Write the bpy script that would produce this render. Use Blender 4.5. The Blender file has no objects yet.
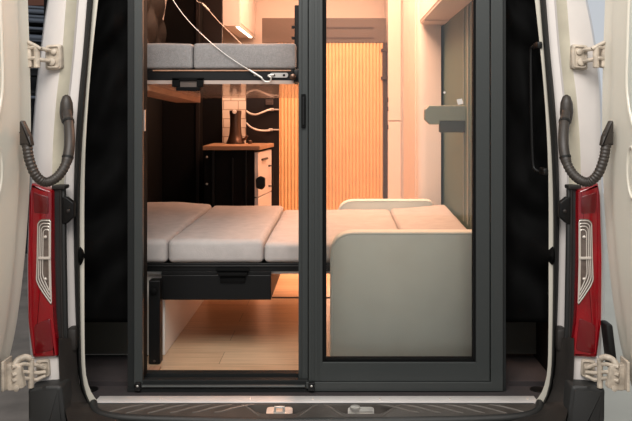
import bpy, bmesh, math, random
from mathutils import Vector, Matrix, noise
random.seed(7)
SC = bpy.context.scene
COL = SC.collection
F, VX, VY, ZC = 760.0, 341.0, 109.0, 0.94     # focal length (px), vanishing point, eye height above van floor
def X(px, d): return (px - VX) * d / F
def Z(py, d): return ZC - (py - VY) * d / F
def P(px, py, d): return Vector((X(px, d), d, Z(py, d)))
def lin(c):
    c /= 255.0
    return c / 12.92 if c <= 0.04045 else ((c + 0.055) / 1.055) ** 2.4
def rgb(r, g, b): return (lin(r), lin(g), lin(b), 1)

# ------------------------------------------------------------------ materials
def mat(name, col, rough=0.5, metal=0.0, bump=0.0, scale=80, vary=0.0, coat=0.0, vscale=6, spec=0.5):
    m = bpy.data.materials.new(name); m.use_nodes = True
    nt = m.node_tree; b = nt.nodes['Principled BSDF']
    b.inputs['Base Color'].default_value = col
    b.inputs['Roughness'].default_value = rough
    b.inputs['Metallic'].default_value = metal
    b.inputs['Coat Weight'].default_value = coat
    b.inputs['Specular IOR Level'].default_value = spec
    tc = nt.nodes.new('ShaderNodeTexCoord')
    if vary:
        n = nt.nodes.new('ShaderNodeTexNoise'); n.inputs['Scale'].default_value = vscale; n.inputs['Detail'].default_value = 6
        nt.links.new(tc.outputs['Object'], n.inputs['Vector'])
        mx = nt.nodes.new('ShaderNodeMix'); mx.data_type = 'RGBA'; mx.blend_type = 'MULTIPLY'
        mx.inputs[0].default_value = 1
        rp = nt.nodes.new('ShaderNodeValToRGB')
        rp.color_ramp.elements[0].position = 0.3; rp.color_ramp.elements[1].position = 0.7
        v = 1 - vary; rp.color_ramp.elements[0].color = (v, v, v, 1); rp.color_ramp.elements[1].color = (1, 1, 1, 1)
        nt.links.new(n.outputs['Fac'], rp.inputs['Fac'])
        mx.inputs[6].default_value = col
        nt.links.new(rp.outputs['Color'], mx.inputs[7])
        nt.links.new(mx.outputs[2], b.inputs['Base Color'])
    if bump:
        n2 = nt.nodes.new('ShaderNodeTexNoise'); n2.inputs['Scale'].default_value = scale; n2.inputs['Detail'].default_value = 4
        nt.links.new(tc.outputs['Object'], n2.inputs['Vector'])
        bp = nt.nodes.new('ShaderNodeBump'); bp.inputs['Strength'].default_value = bump; bp.inputs['Distance'].default_value = 0.004
        nt.links.new(n2.outputs['Fac'], bp.inputs['Height']); nt.links.new(bp.outputs['Normal'], b.inputs['Normal'])
    return m

def wood(name, c1, c2, pl, pw, rot=0.0, rough=0.35):
    m = mat(name, c1, rough); nt = m.node_tree; b = nt.nodes['Principled BSDF']
    tc = nt.nodes['Texture Coordinate']
    mp = nt.nodes.new('ShaderNodeMapping'); mp.inputs['Rotation'].default_value = (0, 0, rot)
    nt.links.new(tc.outputs['Object'], mp.inputs['Vector'])
    br = nt.nodes.new('ShaderNodeTexBrick'); br.inputs['Scale'].default_value = 1
    br.inputs['Brick Width'].default_value = pl; br.inputs['Row Height'].default_value = pw
    br.inputs['Mortar Size'].default_value = 0.0012; br.inputs['Color1'].default_value = c1; br.inputs['Color2'].default_value = c2
    br.inputs['Mortar'].default_value = tuple(v * 0.45 for v in c2[:3]) + (1,)
    nt.links.new(mp.outputs['Vector'], br.inputs['Vector'])
    m2 = nt.nodes.new('ShaderNodeMapping'); m2.inputs['Scale'].default_value = (3, 60, 20)
    nt.links.new(mp.outputs['Vector'], m2.inputs['Vector'])
    n = nt.nodes.new('ShaderNodeTexNoise'); n.inputs['Scale'].default_value = 1.5; n.inputs['Detail'].default_value = 5
    nt.links.new(m2.outputs['Vector'], n.inputs['Vector'])
    rp = nt.nodes.new('ShaderNodeValToRGB'); rp.color_ramp.elements[0].color = (.72, .68, .64, 1); rp.color_ramp.elements[1].color = (1, 1, 1, 1)
    rp.color_ramp.elements[0].position = .3; rp.color_ramp.elements[1].position = .7
    nt.links.new(n.outputs['Fac'], rp.inputs['Fac'])
    mx = nt.nodes.new('ShaderNodeMix'); mx.data_type = 'RGBA'; mx.blend_type = 'MULTIPLY'; mx.inputs[0].default_value = 1
    nt.links.new(br.outputs['Color'], mx.inputs[6]); nt.links.new(rp.outputs['Color'], mx.inputs[7])
    nt.links.new(mx.outputs[2], b.inputs['Base Color'])
    return m

def emit(name, col, s):
    m = bpy.data.materials.new(name); m.use_nodes = True
    b = m.node_tree.nodes['Principled BSDF']
    b.inputs['Base Color'].default_value = col; b.inputs['Emission Color'].default_value = col; b.inputs['Emission Strength'].default_value = s
    return m

M = {}
M['paint'] = mat('white_van_paint', rgb(217, 210, 205), 0.3, coat=0.3, vary=0.05, vscale=9)
M['paint_in'] = mat('door_inner_paint', rgb(214, 208, 194), 0.4, coat=0.2, vary=0.05, vscale=5)
M['dusty'] = mat('dusty_beige_paint', rgb(206, 198, 178), 0.5, vary=.22, vscale=11)
M['door_panel'] = mat('door_grey_panel', rgb(206, 208, 198), 0.35, coat=0.2)
M['hinge'] = mat('grubby_hinge_paint', rgb(204, 190, 172), 0.5, bump=0.3, vary=0.5, vscale=38)
M['rubber'] = mat('black_seal_rubber', rgb(17, 17, 16), 0.6, bump=0.15, spec=.3)
M['plastic'] = mat('dark_bumper_plastic', rgb(34, 34, 33), 0.55, bump=0.25, scale=350)
M['step'] = mat('worn_step_plastic', rgb(78, 72, 67), 0.3, bump=0.25, scale=160, vary=0.4, vscale=14)
M['rib'] = mat('scuffed_grey_plastic', rgb(100, 94, 88), 0.35, bump=.2, scale=200, vary=.3, vscale=30)
M['dirty'] = mat('dusty_black_plastic', rgb(36, 31, 27), 0.6, bump=0.2, vary=0.5, vscale=18)
M['conduit'] = mat('brown_grey_rubber', rgb(48, 42, 37), 0.5, bump=0.1)
M['red'] = mat('red_lamp_plastic', rgb(140, 3, 18), 0.12, coat=0.6, vary=0.25, vscale=14)
M['reddeep'] = mat('deep_red_reflector', rgb(100, 3, 13), 0.2, coat=0.6)
M['lens'] = mat('reverse_lamp_grey', rgb(112, 98, 90), 0.2, 0.25, coat=0.6, vary=.4, vscale=60)
M['lensrib'] = mat('lamp_reflector_silver', rgb(206, 196, 186), 0.25, 0.3, coat=0.4)
M['steel'] = mat('brushed_steel', rgb(196, 192, 186), 0.35, 0.6, vary=0.15, vscale=30)
M['sill'] = mat('pale_aluminium_strip', rgb(222, 216, 212), 0.35, 0.35, vary=.12, vscale=12)
M['alu'] = mat('anthracite_frame', rgb(50, 53, 52), 0.42, 0.1, bump=0.05, scale=500)
M['alud'] = mat('dark_frame_channel', rgb(24, 26, 26), 0.5, spec=.3)
M['gasket'] = mat('black_gasket', rgb(10, 10, 10), 0.75, spec=.12)
M['black'] = mat('black_laminate', rgb(7, 6, 6), 0.7, bump=.03, spec=.12)
M['matblack'] = mat('black_steel', rgb(11, 11, 11), 0.45, bump=.05, spec=.28)
M['curtain'] = mat('black_curtain_cloth', rgb(6, 6, 6), 0.8, bump=.2, scale=600, spec=.08)
M['quilt'] = mat('brown_black_quilting', rgb(9, 6, 5), 0.6, bump=.1, spec=.2)
M['carpet'] = mat('mauve_carpet_liner', rgb(48, 42, 43), 0.95, bump=0.6, scale=500, vary=.25, vscale=20)
M['fabric'] = mat('pale_grey_upholstery', rgb(182, 175, 171), 0.9, bump=0.5, scale=420, vary=0.14, vscale=22)
M['fabric2'] = mat('light_grey_weave', rgb(148, 145, 144), 0.9, bump=0.6, scale=420, vary=0.2, vscale=130)
M['guardcloth'] = mat('grey_green_upholstery', rgb(209, 212, 204), 0.9, bump=0.25, scale=420, vary=0.06, vscale=14)
M['white'] = mat('white_laminate', rgb(232, 226, 218), 0.35)
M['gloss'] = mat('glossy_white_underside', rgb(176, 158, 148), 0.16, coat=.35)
M['cab'] = mat('cream_cabinet_laminate', rgb(218, 206, 198), 0.45)
M['cabgrey'] = mat('grey_green_wall_panel', rgb(78, 98, 86), 0.6)
M['bracket'] = mat('grey_green_plastic', rgb(130, 132, 118), 0.5)
M['bracketd'] = mat('dark_grey_green_plastic', rgb(62, 60, 52), 0.6)
M['taupe'] = mat('taupe_panel', rgb(84, 72, 65), 0.5)
M['taupedark'] = mat('dark_slot', rgb(60, 48, 42), 0.7)
M['brown'] = mat('dark_brown_laminate', rgb(25, 18, 16), 0.5, spec=.3)
M['floor'] = wood('oak_plank_floor', rgb(222, 188, 154), rgb(205, 168, 134), 0.9, 0.14, 0.0, 0.32)
M['tambour'] = mat('tambour_oak', rgb(226, 184, 136), 0.5, vary=.1, vscale=9)
M['worktop'] = wood('worktop_oak', rgb(176, 138, 108), rgb(160, 122, 92), 2, .6, 0, 0.4)
M['trimwood'] = wood('pale_wood_trim', rgb(196, 150, 122), rgb(186, 142, 114), 5, 5, math.pi/2, 0.5)
M['faucet'] = mat('dark_bronze_metal', rgb(96, 74, 62), 0.28, 0.8)
M['hose'] = mat('pale_braided_hose', rgb(224, 214, 204), 0.45, bump=.4, scale=900)
M['led'] = emit('warm_led', (1, .75, .5, 1), 9)
M['ground'] = mat('grey_concrete', rgb(138, 129, 121), 0.85, bump=.4, scale=12, vary=.4, vscale=5)
M['ground_daylit'] = mat('daylit_concrete', rgb(206, 203, 190), 0.85, bump=.3, scale=12, vary=.12, vscale=2)  # daylight on the right-hand ground is put into this paler colour
M['garage'] = mat('dark_blue_black_wall', rgb(16, 18, 22), 0.8)
M['rackmetal'] = mat('dull_blue_grey_metal', rgb(96, 102, 112), 0.5, 0.3)
M['rust'] = mat('rusty_brown_board', rgb(104, 62, 44), 0.7)
M['socket'] = mat('dark_grey_socket', rgb(70, 58, 52), .4)
M['wallwarm'] = mat('cream_wall', rgb(214, 200, 190), 0.6)
M['pinklamp'] = mat('pink_reflector', rgb(230, 120, 120), .3)

def tile_mat():
    m = mat('white_wall_tiles', rgb(236, 222, 204), 0.25); nt = m.node_tree; b = nt.nodes['Principled BSDF']
    tc = nt.nodes['Texture Coordinate']; mp = nt.nodes.new('ShaderNodeMapping')
    mp.inputs['Rotation'].default_value = (math.pi / 2, 0, 0)
    nt.links.new(tc.outputs['Object'], mp.inputs['Vector'])
    br = nt.nodes.new('ShaderNodeTexBrick'); br.inputs['Scale'].default_value = 1
    br.inputs['Brick Width'].default_value = .085; br.inputs['Row Height'].default_value = .052; br.inputs['Mortar Size'].default_value = .0022
    br.inputs['Color1'].default_value = rgb(240, 226, 208); br.inputs['Color2'].default_value = rgb(230, 214, 196); br.inputs['Mortar'].default_value = rgb(176, 150, 128)
    nt.links.new(mp.outputs['Vector'], br.inputs['Vector']); nt.links.new(br.outputs['Color'], b.inputs['Base Color'])
    return m
M['tile'] = tile_mat()

def glass_mat():
    m = bpy.data.materials.new('tinted_window_glass'); m.use_nodes = True
    nt = m.node_tree; nt.nodes.clear()
    o = nt.nodes.new('ShaderNodeOutputMaterial'); t = nt.nodes.new('ShaderNodeBsdfTransparent'); g = nt.nodes.new('ShaderNodeBsdfGlossy')
    t.inputs['Color'].default_value = (0.97, 0.98, 0.965, 1); g.inputs['Roughness'].default_value = 0.02; g.inputs['Color'].default_value = (1, 1, 1, 1)
    fr = nt.nodes.new('ShaderNodeFresnel'); fr.inputs['IOR'].default_value = 1.5
    mx = nt.nodes.new('ShaderNodeMixShader')
    nt.links.new(fr.outputs[0], mx.inputs[0]); nt.links.new(t.outputs[0], mx.inputs[1]); nt.links.new(g.outputs[0], mx.inputs[2])
    nt.links.new(mx.outputs[0], o.inputs['Surface'])
    return m
M['glass'] = glass_mat()

# ------------------------------------------------------------------ mesh helpers
def obj(name, bm, m, parent=None, smooth=False, normals=True):
    if normals: bmesh.ops.recalc_face_normals(bm, faces=bm.faces[:])
    me = bpy.data.meshes.new(name); bm.to_mesh(me); bm.free()
    for p in me.polygons: p.use_smooth = smooth
    if smooth: me.set_sharp_from_angle(angle=math.radians(40))
    ms = m if isinstance(m, (list, tuple)) else [m]
    for k in ms: me.materials.append(M[k])
    o = bpy.data.objects.new(name, me); COL.objects.link(o)
    if parent is not None: o.parent = parent
    return o
def tag(o, label, cat, group=None):
    o['label'] = label; o['category'] = cat
    if group: o['group'] = group
    return o
def struct(name, bm, m, label=None):
    o = obj(name, bm, m); o['kind'] = 'structure'
    if label: o['label'] = label; o['category'] = name.split('_')[0]
    return o
def thing(name, label, cat, group=None, loc=(0, 0, 0)):
    # parts are modelled in world coordinates; the Empty sits at the thing's base
    o = bpy.data.objects.new(name, None); o.empty_display_size = 0.05; COL.objects.link(o); o.location = loc
    return tag(o, label, cat, group)
THINGS = []
def settle():
    # keep part coordinates when their Empty stands away from the origin
    for o in COL.objects:
        if o.type == 'EMPTY' and o.parent is None:
            for c in o.children: c.matrix_parent_inverse = Matrix.Translation(-o.location)
def box(bm, x0, x1, y0, y1, z0, z1, bev=0.0, seg=2):
    r = bmesh.ops.create_cube(bm, size=1)
    for v in r['verts']:
        v.co = Vector((x0 + (v.co.x + .5) * (x1 - x0), y0 + (v.co.y + .5) * (y1 - y0), z0 + (v.co.z + .5) * (z1 - z0)))
    if bev:
        es = {e for v in r['verts'] for e in v.link_edges}
        bmesh.ops.bevel(bm, geom=list(es), offset=bev, segments=seg, affect='EDGES', profile=.5)
    return bm
def B(*a, **k): return box(bmesh.new(), *a, **k)
def pbox(bm, px0, px1, py0, py1, d0, d1, bev=0.0):
    return box(bm, X(px0, d0), X(px1, d0), d0, d1, Z(py1, d0), Z(py0, d0), bev)
def PB(*a, **k): return pbox(bmesh.new(), *a, **k)
def prism(bm, pts, t, bev=0.0, axis=(0, 1, 0)):
    """closed outline of 3-D points, pushed by t along axis, front edge rounded"""
    vs = [bm.verts.new(p) for p in pts]; f = bm.faces.new(vs)
    r = bmesh.ops.extrude_face_region(bm, geom=[f])
    nv = [v for v in r['geom'] if isinstance(v, bmesh.types.BMVert)]
    for v in nv: v.co += Vector(axis) * t
    if bev:
        es = [e for e in f.edges]
        bmesh.ops.bevel(bm, geom=es, offset=bev, segments=3, affect='EDGES', profile=.5)
    return bm
def rnd(pts, r, n=5):
    """round the corners of a 2-D outline; r is one radius or a list"""
    out = []; N = len(pts)
    for i, p in enumerate(pts):
        rr = r[i] if isinstance(r, (list, tuple)) else r
        p = Vector(p); a = Vector(pts[i - 1]); b = Vector(pts[(i + 1) % N])
        da, db = (a - p), (b - p)
        rr = min(rr, da.length * .49, db.length * .49)
        if rr < 1e-6: out.append(tuple(p)); continue
        s, e = p + da.normalized() * rr, p + db.normalized() * rr
        for k in range(n + 1):
            t = k / n
            out.append(tuple((1 - t) ** 2 * s + 2 * t * (1 - t) * p + t * t * e))
    return out
def pp(pts, d): return [P(a, b, d) for a, b in pts]
def catmull(pts, n=6):
    pts = [Vector(p) for p in pts]; out = []
    for i in range(len(pts) - 1):
        p0 = pts[max(i - 1, 0)]; p1 = pts[i]; p2 = pts[i + 1]; p3 = pts[min(i + 2, len(pts) - 1)]
        for k in range(n):
            t = k / n
            out.append(.5 * ((2 * p1) + (p2 - p0) * t + (2 * p0 - 5 * p1 + 4 * p2 - p3) * t * t + (3 * p1 - p0 - 3 * p2 + p3) * t ** 3))
    out.append(pts[-1]); return out
def tube(bm, pts, r, n=10, closed=False, rf=None):
    pts = [Vector(p) for p in pts]; N = len(pts); rings = []
    ref = Vector((0, 0, 1))
    for i, p in enumerate(pts):
        t = (pts[(i + 1) % N] - pts[i - 1]) if closed else (pts[min(i + 1, N - 1)] - pts[max(i - 1, 0)])
        t.normalize()
        if i == 0:
            ref = Vector((0, 1, 0)) if abs(t.y) < .9 else Vector((1, 0, 0))
        u = (ref - t * ref.dot(t)).normalized(); ref = u; w = t.cross(u)
        rr = rf(i / (N - 1)) if rf else r
        rings.append([bm.verts.new(p + (u * math.cos(a) + w * math.sin(a)) * rr) for a in [2 * math.pi * k / n for k in range(n)]])
    for i in range(N if closed else N - 1):
        a, b = rings[i], rings[(i + 1) % N]
        for k in range(n): bm.faces.new((a[k], a[(k + 1) % n], b[(k + 1) % n], b[k]))
    if not closed: bm.faces.new(rings[0][::-1]); bm.faces.new(rings[-1])
    return bm
def lathe(bm, prof, c, axis='z', n=20):
    rings = []
    for r, h in prof:
        ring = []
        for k in range(n):
            a = 2 * math.pi * k / n; u, v = r * math.cos(a), r * math.sin(a)
            q = {'z': (u, v, h), 'y': (u, h, v), 'x': (h, u, v)}[axis]
            ring.append(bm.verts.new(Vector(c) + Vector(q)))
        rings.append(ring)
    for a, b in zip(rings, rings[1:]):
        for k in range(n): bm.faces.new((a[k], a[(k + 1) % n], b[(k + 1) % n], b[k]))
    bm.faces.new(rings[0][::-1]); bm.faces.new(rings[-1]); return bm
def rail(cps):
    """px as a smooth function of py through control points (py, px); straight beyond the ends"""
    ys = [c[0] for c in cps]; xs = [c[1] for c in cps]; n = len(cps)
    m = [0] * n
    for i in range(n):
        a, b = max(i - 1, 0), min(i + 1, n - 1); m[i] = (xs[b] - xs[a]) / (ys[b] - ys[a])
    def f(y):
        if y <= ys[0]: return xs[0] + m[0] * (y - ys[0])
        if y >= ys[-1]: return xs[-1] + m[-1] * (y - ys[-1])
        for i in range(n - 1):
            if y <= ys[i + 1]:
                h = ys[i + 1] - ys[i]; t = (y - ys[i]) / h
                return ((2*t**3 - 3*t*t + 1) * xs[i] + (t**3 - 2*t*t + t) * h * m[i] + (-2*t**3 + 3*t*t) * xs[i+1] + (t**3 - t*t) * h * m[i+1])
    return f
def loft(bm, rows, closed=False):
    """rows of points -> quad skin; rows all the same length"""
    g = [[bm.verts.new(p) for p in r] for r in rows]
    for a, b in zip(g, g[1:]):
        n = len(a)
        for k in range(n if closed else n - 1):
            bm.faces.new((a[k], a[(k + 1) % n], b[(k + 1) % n], b[k]))
    if closed: bm.faces.new(g[0][::-1]); bm.faces.new(g[-1])
    return bm
def cushion(x0, x1, y0, y1, z0, z1, r=.018, puff=.006, lift=None, n=26, seed=0):
    bm = bmesh.new()
    bmesh.ops.create_cube(bm, size=1)
    bmesh.ops.subdivide_edges(bm, edges=bm.edges[:], cuts=n, use_grid_fill=True)
    sx, sy, sz = (x1 - x0) / 2, (y1 - y0) / 2, (z1 - z0) / 2
    def sp(t):   # crowd the lines towards the edges
        t *= 2; return math.copysign(1 - (1 - abs(t)) ** 1.7, t)
    for v in bm.verts:
        a, b, c = sp(v.co.x), sp(v.co.y), sp(v.co.z)
        p = Vector((a * sx, b * sy, c * sz))
        q = Vector((max(-sx + r, min(sx - r, p.x)), max(-sy + r, min(sy - r, p.y)), max(-sz + r, min(sz - r, p.z))))
        dlt = p - q
        if dlt.length > 1e-9: p = q + dlt.normalized() * r
        k = (1 - a ** 4) * (1 - b ** 4)
        if c > 0:
            p.z += puff * k + .003 * noise.noise(Vector((p.x * 7 + seed, p.y * 7, 0)))
        if b < -.5: p.y -= .003 * noise.noise(Vector((p.x * 9 + seed, p.z * 20, 3))) + .004 * (1 - a ** 4) * (1 - c ** 2)
        w = Vector(((x0 + x1) / 2, (y0 + y1) / 2, (z0 + z1) / 2)) + p
        if lift and c > -.2: w.z += lift(w.x, w.y) * (c + .2) / 1.2
        v.co = w
    return bm
def piping(path, r): return tube(bmesh.new(), path, r, 6, True)

# ------------------------------------------------------------------ camera
cam = bpy.data.cameras.new('camera'); cam.sensor_fit = 'HORIZONTAL'; cam.sensor_width = 36
cam.lens = F / 632 * 36; cam.shift_x = -(VX - 316) / 632; cam.shift_y = -(210.5 - VY) / 632; cam.clip_start = .05
co = bpy.data.objects.new('camera', cam); co.location = (0, 0, ZC); co.rotation_euler = (math.pi / 2, 0, 0)
COL.objects.link(co); SC.camera = co

# ------------------------------------------------------------------ setting
GZ = -0.62
struct('ground', B(-9, .62, -6, 14, GZ - .1, GZ), 'ground')
struct('ground', B(.62, 9, -6, 2.2, GZ - .1, GZ), 'ground')
struct('ground', B(.62, 9, 2.2, 14, GZ - .1, GZ), 'ground_daylit')
struct('wall_left', B(-1.04, -1.0, 2.66, 6.3, -.02, 1.92), 'black')
struct('wall_right', B(.76, .80, 2.62, 6.3, -.02, 1.92), 'wallwarm')
struct('ceiling', B(-1.04, .80, 2.62, 6.3, 1.92, 1.96), 'wallwarm')
struct('wall_front', B(-1.0, .80, 6.26, 6.3, 0, 1.92), 'wallwarm')
struct('floor', B(-.735, .56, 2.665, 6.26, -.03, 0), 'floor')
struct('trim_1', B(-1.0, -.735, 2.62, 6.26, -.03, .001), 'carpet')
struct('trim_2', B(.56, .76, 2.62, 6.26, -.03, .001), 'carpet')
lb = bmesh.new(); box(lb, -.86, .76, 2.505, 2.665, -.035, -.0145)
struct('trim_3', lb, 'carpet')
struct('trim_7', B(.735, .759, 2.60, 2.96, -.01, 1.91), 'black')
struct('trim_4', B(-.72, .5, 3.775, 3.79, 0, .004), 'taupedark')
struct('wall_garage', B(-8, -1.2, 8.2, 8.4, GZ, 6), 'garage')

# ------------------------------------------------------------------ camper van body
van = thing('camper_van', 'white camper van seen from behind with both rear doors swung open', 'van', loc=(-.06, 2.5, GZ))
RA = rail([(0, 49), (25, 45), (50, 42), (70, 39.5), (100, 36.5), (150, 33), (200, 31), (260, 29), (340, 31), (400, 36)])
RAR = rail([(0, 47), (30, 41), (70, 35), (100, 32.5), (150, 31.5), (200, 31), (260, 29), (340, 31), (400, 36)])
RB = rail([(0, 65), (50, 61), (75, 58), (100, 55), (150, 51.5), (200, 51), (260, 51), (340, 54), (400, 58)])
RC = rail([(0, 78), (50, 74), (75, 71.5), (100, 69), (150, 66), (200, 65), (260, 65), (340, 67), (400, 72)])
RD = rail([(0, 87), (50, 83), (100, 78.2), (150, 75), (200, 73.6), (260, 74), (330, 76), (380, 79), (410, 88), (421, 97)])
RE = rail([(0, 93), (50, 89), (100, 85), (150, 81.5), (200, 79.7), (260, 79.5), (340, 80.5), (375, 82), (397, 87), (410, 95)])
RF = rail([(0, 98), (50, 92.6), (100, 88.2), (150, 85.3), (200, 84.2), (260, 84.2), (340, 84.5), (375, 86), (392, 91), (402, 98)])
def side(px, right): return 633 - px if right else px
def rows_px(rails, pys, right):
    """rails: list of (px function, depth) -> rows of points, one per height"""
    out = []
    for y in pys:
        out.append([P(side(f(y) + o, right), y, d(y) if callable(d) else d) for f, d, o in rails])
    return out
YS = [-185 + 10 * i for i in range(61)]
for R in (False, True):
    bm = bmesh.new()
    rows = rows_px([(RA if not R else RAR, 2.62, -1.5), (RA if not R else RAR, 2.50, -.6), (RA if not R else RAR, 2.475, .6), (RB, 2.45, -1.2), (RB, 2.448, 1.2), (RC, 2.478, -1), (RC, 2.49, 1.0), (RD, 2.50, 0), (RD, 2.53, 1.5), (RE, 2.56, 0)], YS, R)
    loft(bm, rows)
    pil = obj('body_pillar', bm, ['paint', 'dusty'], van, True)
    for i, p in enumerate(pil.data.polygons): p.material_index = 1 if i % 9 == 4 else 0
    # outer side skin running forward along the van
    bm = bmesh.new(); rows = []
    for y in YS + [425, 450, 480, 520, 560]:
        yy = min(y, 400)
        a = P(side((RAR if R else RA)(yy) - 1.5, R), y, 2.62)
        s = 1 if R else -1
        rows.append([a, Vector((a.x, 3.0, a.z)), Vector((a.x, 6.4, a.z))])
    loft(bm, rows); obj('side_panel', bm, 'paint', van, True)
    # inner weather-seal and painted flange around the opening
    ys2 = [y for y in YS if y <= 395] + [402, 408, 414, 421, 430]
    bm = bmesh.new()
    loft(bm, rows_px([(RD, 2.52, 0), (RD, 2.475, .8), (RD, 2.463, 3), (RE, 2.463, -1.6), (RE, 2.475, .2), (RE, 2.52, .6)], ys2, R)); obj('opening_seal', bm, 'rubber', van, True)
    ys3 = [y for y in YS if y <= 385] + [392, 397, 402, 407, 410]
    bm = bmesh.new()
    loft(bm, rows_px([(RE, 2.52, 0), (RE, 2.488, .2), (RF, 2.484, 0), (RF, 2.51, .3)], ys3, R)); obj('opening_flange', bm, 'paint_in', van, True)
    # inner reveal behind the flange
    bm = bmesh.new()
    loft(bm, rows_px([(RF, 2.505, .4), (RF, 2.62, -2.5)], YS[:-4], R)); obj('inner_reveal', bm, 'black', van)
hz = bmesh.new(); box(hz, -.86, .74, 2.44, 2.64, 1.84, 2.02, .03); obj('roof_header', hz, 'paint', van, True)
obj('roof_skin', B(-.92, .82, 2.6, 6.4, 1.965, 2.02, .02), 'paint', van)
obj('sill_strip', B(X(95.5, 2.49), X(537.5, 2.49), 2.478, 2.530, -.03, -.0138, .004), 'sill', van, True)
for q in (160, 250, 313, 380, 450, 528):
    bm = bmesh.new(); lathe(bm, [(.0035, -.0142), (.0035, -.0122), (.002, -.0115)], (X(q, 2.5), 2.502, 0)); obj('sill_rivet', bm, 'lensrib', van)

# bumper with moulded step, two latch pockets and curved tread lines
bump = bmesh.new(); NX, NY = 420, 44
def step_z(px, d):
    s = (2.476 - d)
    z = -.019 - .06 * s
    if d < 2.30: z -= (2.30 - d) ** 2 * 9
    for c0 in (279.5, 362.5):
        t = (2.462 - d) / .055                       # 0 at the back edge, 1 at the front of the pocket
        hw = 34 - 16 * t if 0 <= t <= 1 else 0
        if hw and 0 <= t <= 1:
            e = min(hw - abs(px - c0), 6) / 6
            if e > 0: z -= .032 * min(1, e * 1.6) * min(1, (1 - t) * 5) * min(1, t * 12)
    for lo, hi, sg in () and ((118, 226, 1), (404, 528, -1)):
        if lo < px < hi and 2.37 < d < 2.462:
            t = (2.462 - d) / .092
            ph = (px - lo) / 26.0 - sg * (1.15 * t ** .7)
            z += .008 * max(0, math.sin(2 * math.pi * ph)) ** 3 * min(1, t * 4) * min(1, (1 - t) * 5)
    return z
rows = []
for j in range(NY + 1):
    d = 2.476 - (2.476 - 2.21) * (j / NY)
    rows.append([Vector((X(93 + 447 * i / NX, 2.47), d, step_z(93 + 447 * i / NX, d))) for i in range(NX + 1)])
last = rows[-1]; rows.append([Vector((p.x, p.y - .004, p.z - .22)) for p in last])
loft(bump, rows); bumper = obj('bumper_step', bump, 'step', van, True)
lip = bmesh.new(); tube(lip, [Vector((X(q, 2.47), 2.474, -.021)) for q in range(94, 542, 10)], .004, 8); obj('rear_lip', lip, 'plastic', bumper)
rp_ = [(93.5, 403), (94.5, 409), (100, 413.5), (114, 416.8), (140, 418.8), (200, 420.5), (280, 422)]
rp_ = rp_ + [(633 - a, b) for a, b in rp_[:-1][::-1]]
bm = bmesh.new(); tube(bm, catmull([P(a, b, .957 * F / (b - VY)) for a, b in rp_], 8), .0125, 10); obj('step_rim', bm, 'plastic', bumper, True)
bm = bmesh.new(); box(bm, X(58, 2.3), X(575, 2.3), 2.20, 2.30, -.40, -.065, .02); obj('bumper_cover', bm, 'plastic', bumper, True)
def on_step(px, y):
    d = .94 * F / (y - VY)
    for _ in range(4): d = (ZC - step_z(px, d)) * F / (y - VY)
    return P(px, y, d) + Vector((0, 0, .0005))
for sgn in (False, True):
    for kk in range(6):
        x0 = 104 + 22 * kk
        pts = [(x0, 413.5 - .2 * kk), (x0 + 8, 411.5), (x0 + 20, 408.3), (x0 + 32, 405.8), (x0 + 40, 404.8)]
        if sgn: pts = [(633 - a, b) for a, b in pts]
        bm = bmesh.new(); tube(bm, catmull([on_step(a, b) for a, b in pts], 6), .0032, 8, rf=lambda t: .0034 * math.sin(math.pi * (.12 + .8 * t)))
        obj('tread_rib', bm, 'rib', bumper, True)
for c0 in (279.5, 362.5):
    for sg in (-1, 1):
        bm = bmesh.new(); tube(bm, [on_step(c0 + sg * 38, 405.2), on_step(c0 + sg * 33, 407), on_step(c0 + sg * 20, 416.5)], .0026, 8); obj('pocket_edge', bm, 'rib', bumper, True)
def striker(c, flip):
    bm = bmesh.new(); d = 2.437; z0 = -.038
    w = X(c + 13, d) - X(c, d); cx = X(c, d)
    pts = rnd([(cx - w, d - .022), (cx + w, d - .022), (cx + w, d + .02), (cx - w, d + .02)], .012)
    prism(bm, [Vector((a, b, z0 + .009 + (b - d) * .30)) for a, b in pts], -.006, axis=(0, 0, 1))
    o = obj('latch_striker', bm, 'steel', bumper, True)
    bm = bmesh.new()
    if flip:
        lathe(bm, [(.012, z0 + .003), (.012, z0 + .012), (.016, z0 + .013), (.016, z0 + .02), (.008, z0 + .022)], (cx - w * .45, d, .004))
        box(bm, cx - w * .2, cx + w * .9, d - .009, d + .007, z0 + .008, z0 + .016, .002)
    else:
        tube(bm, [Vector((cx - .014, d, z0)), Vector((cx - .014, d, z0 + .022)), Vector((cx + .014, d, z0 + .022)), Vector((cx + .014, d, z0))], .005, 10)
        pass
    obj('latch_pin', bm, 'steel', bumper, True)
striker(279.5, False); striker(361, True)

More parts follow.
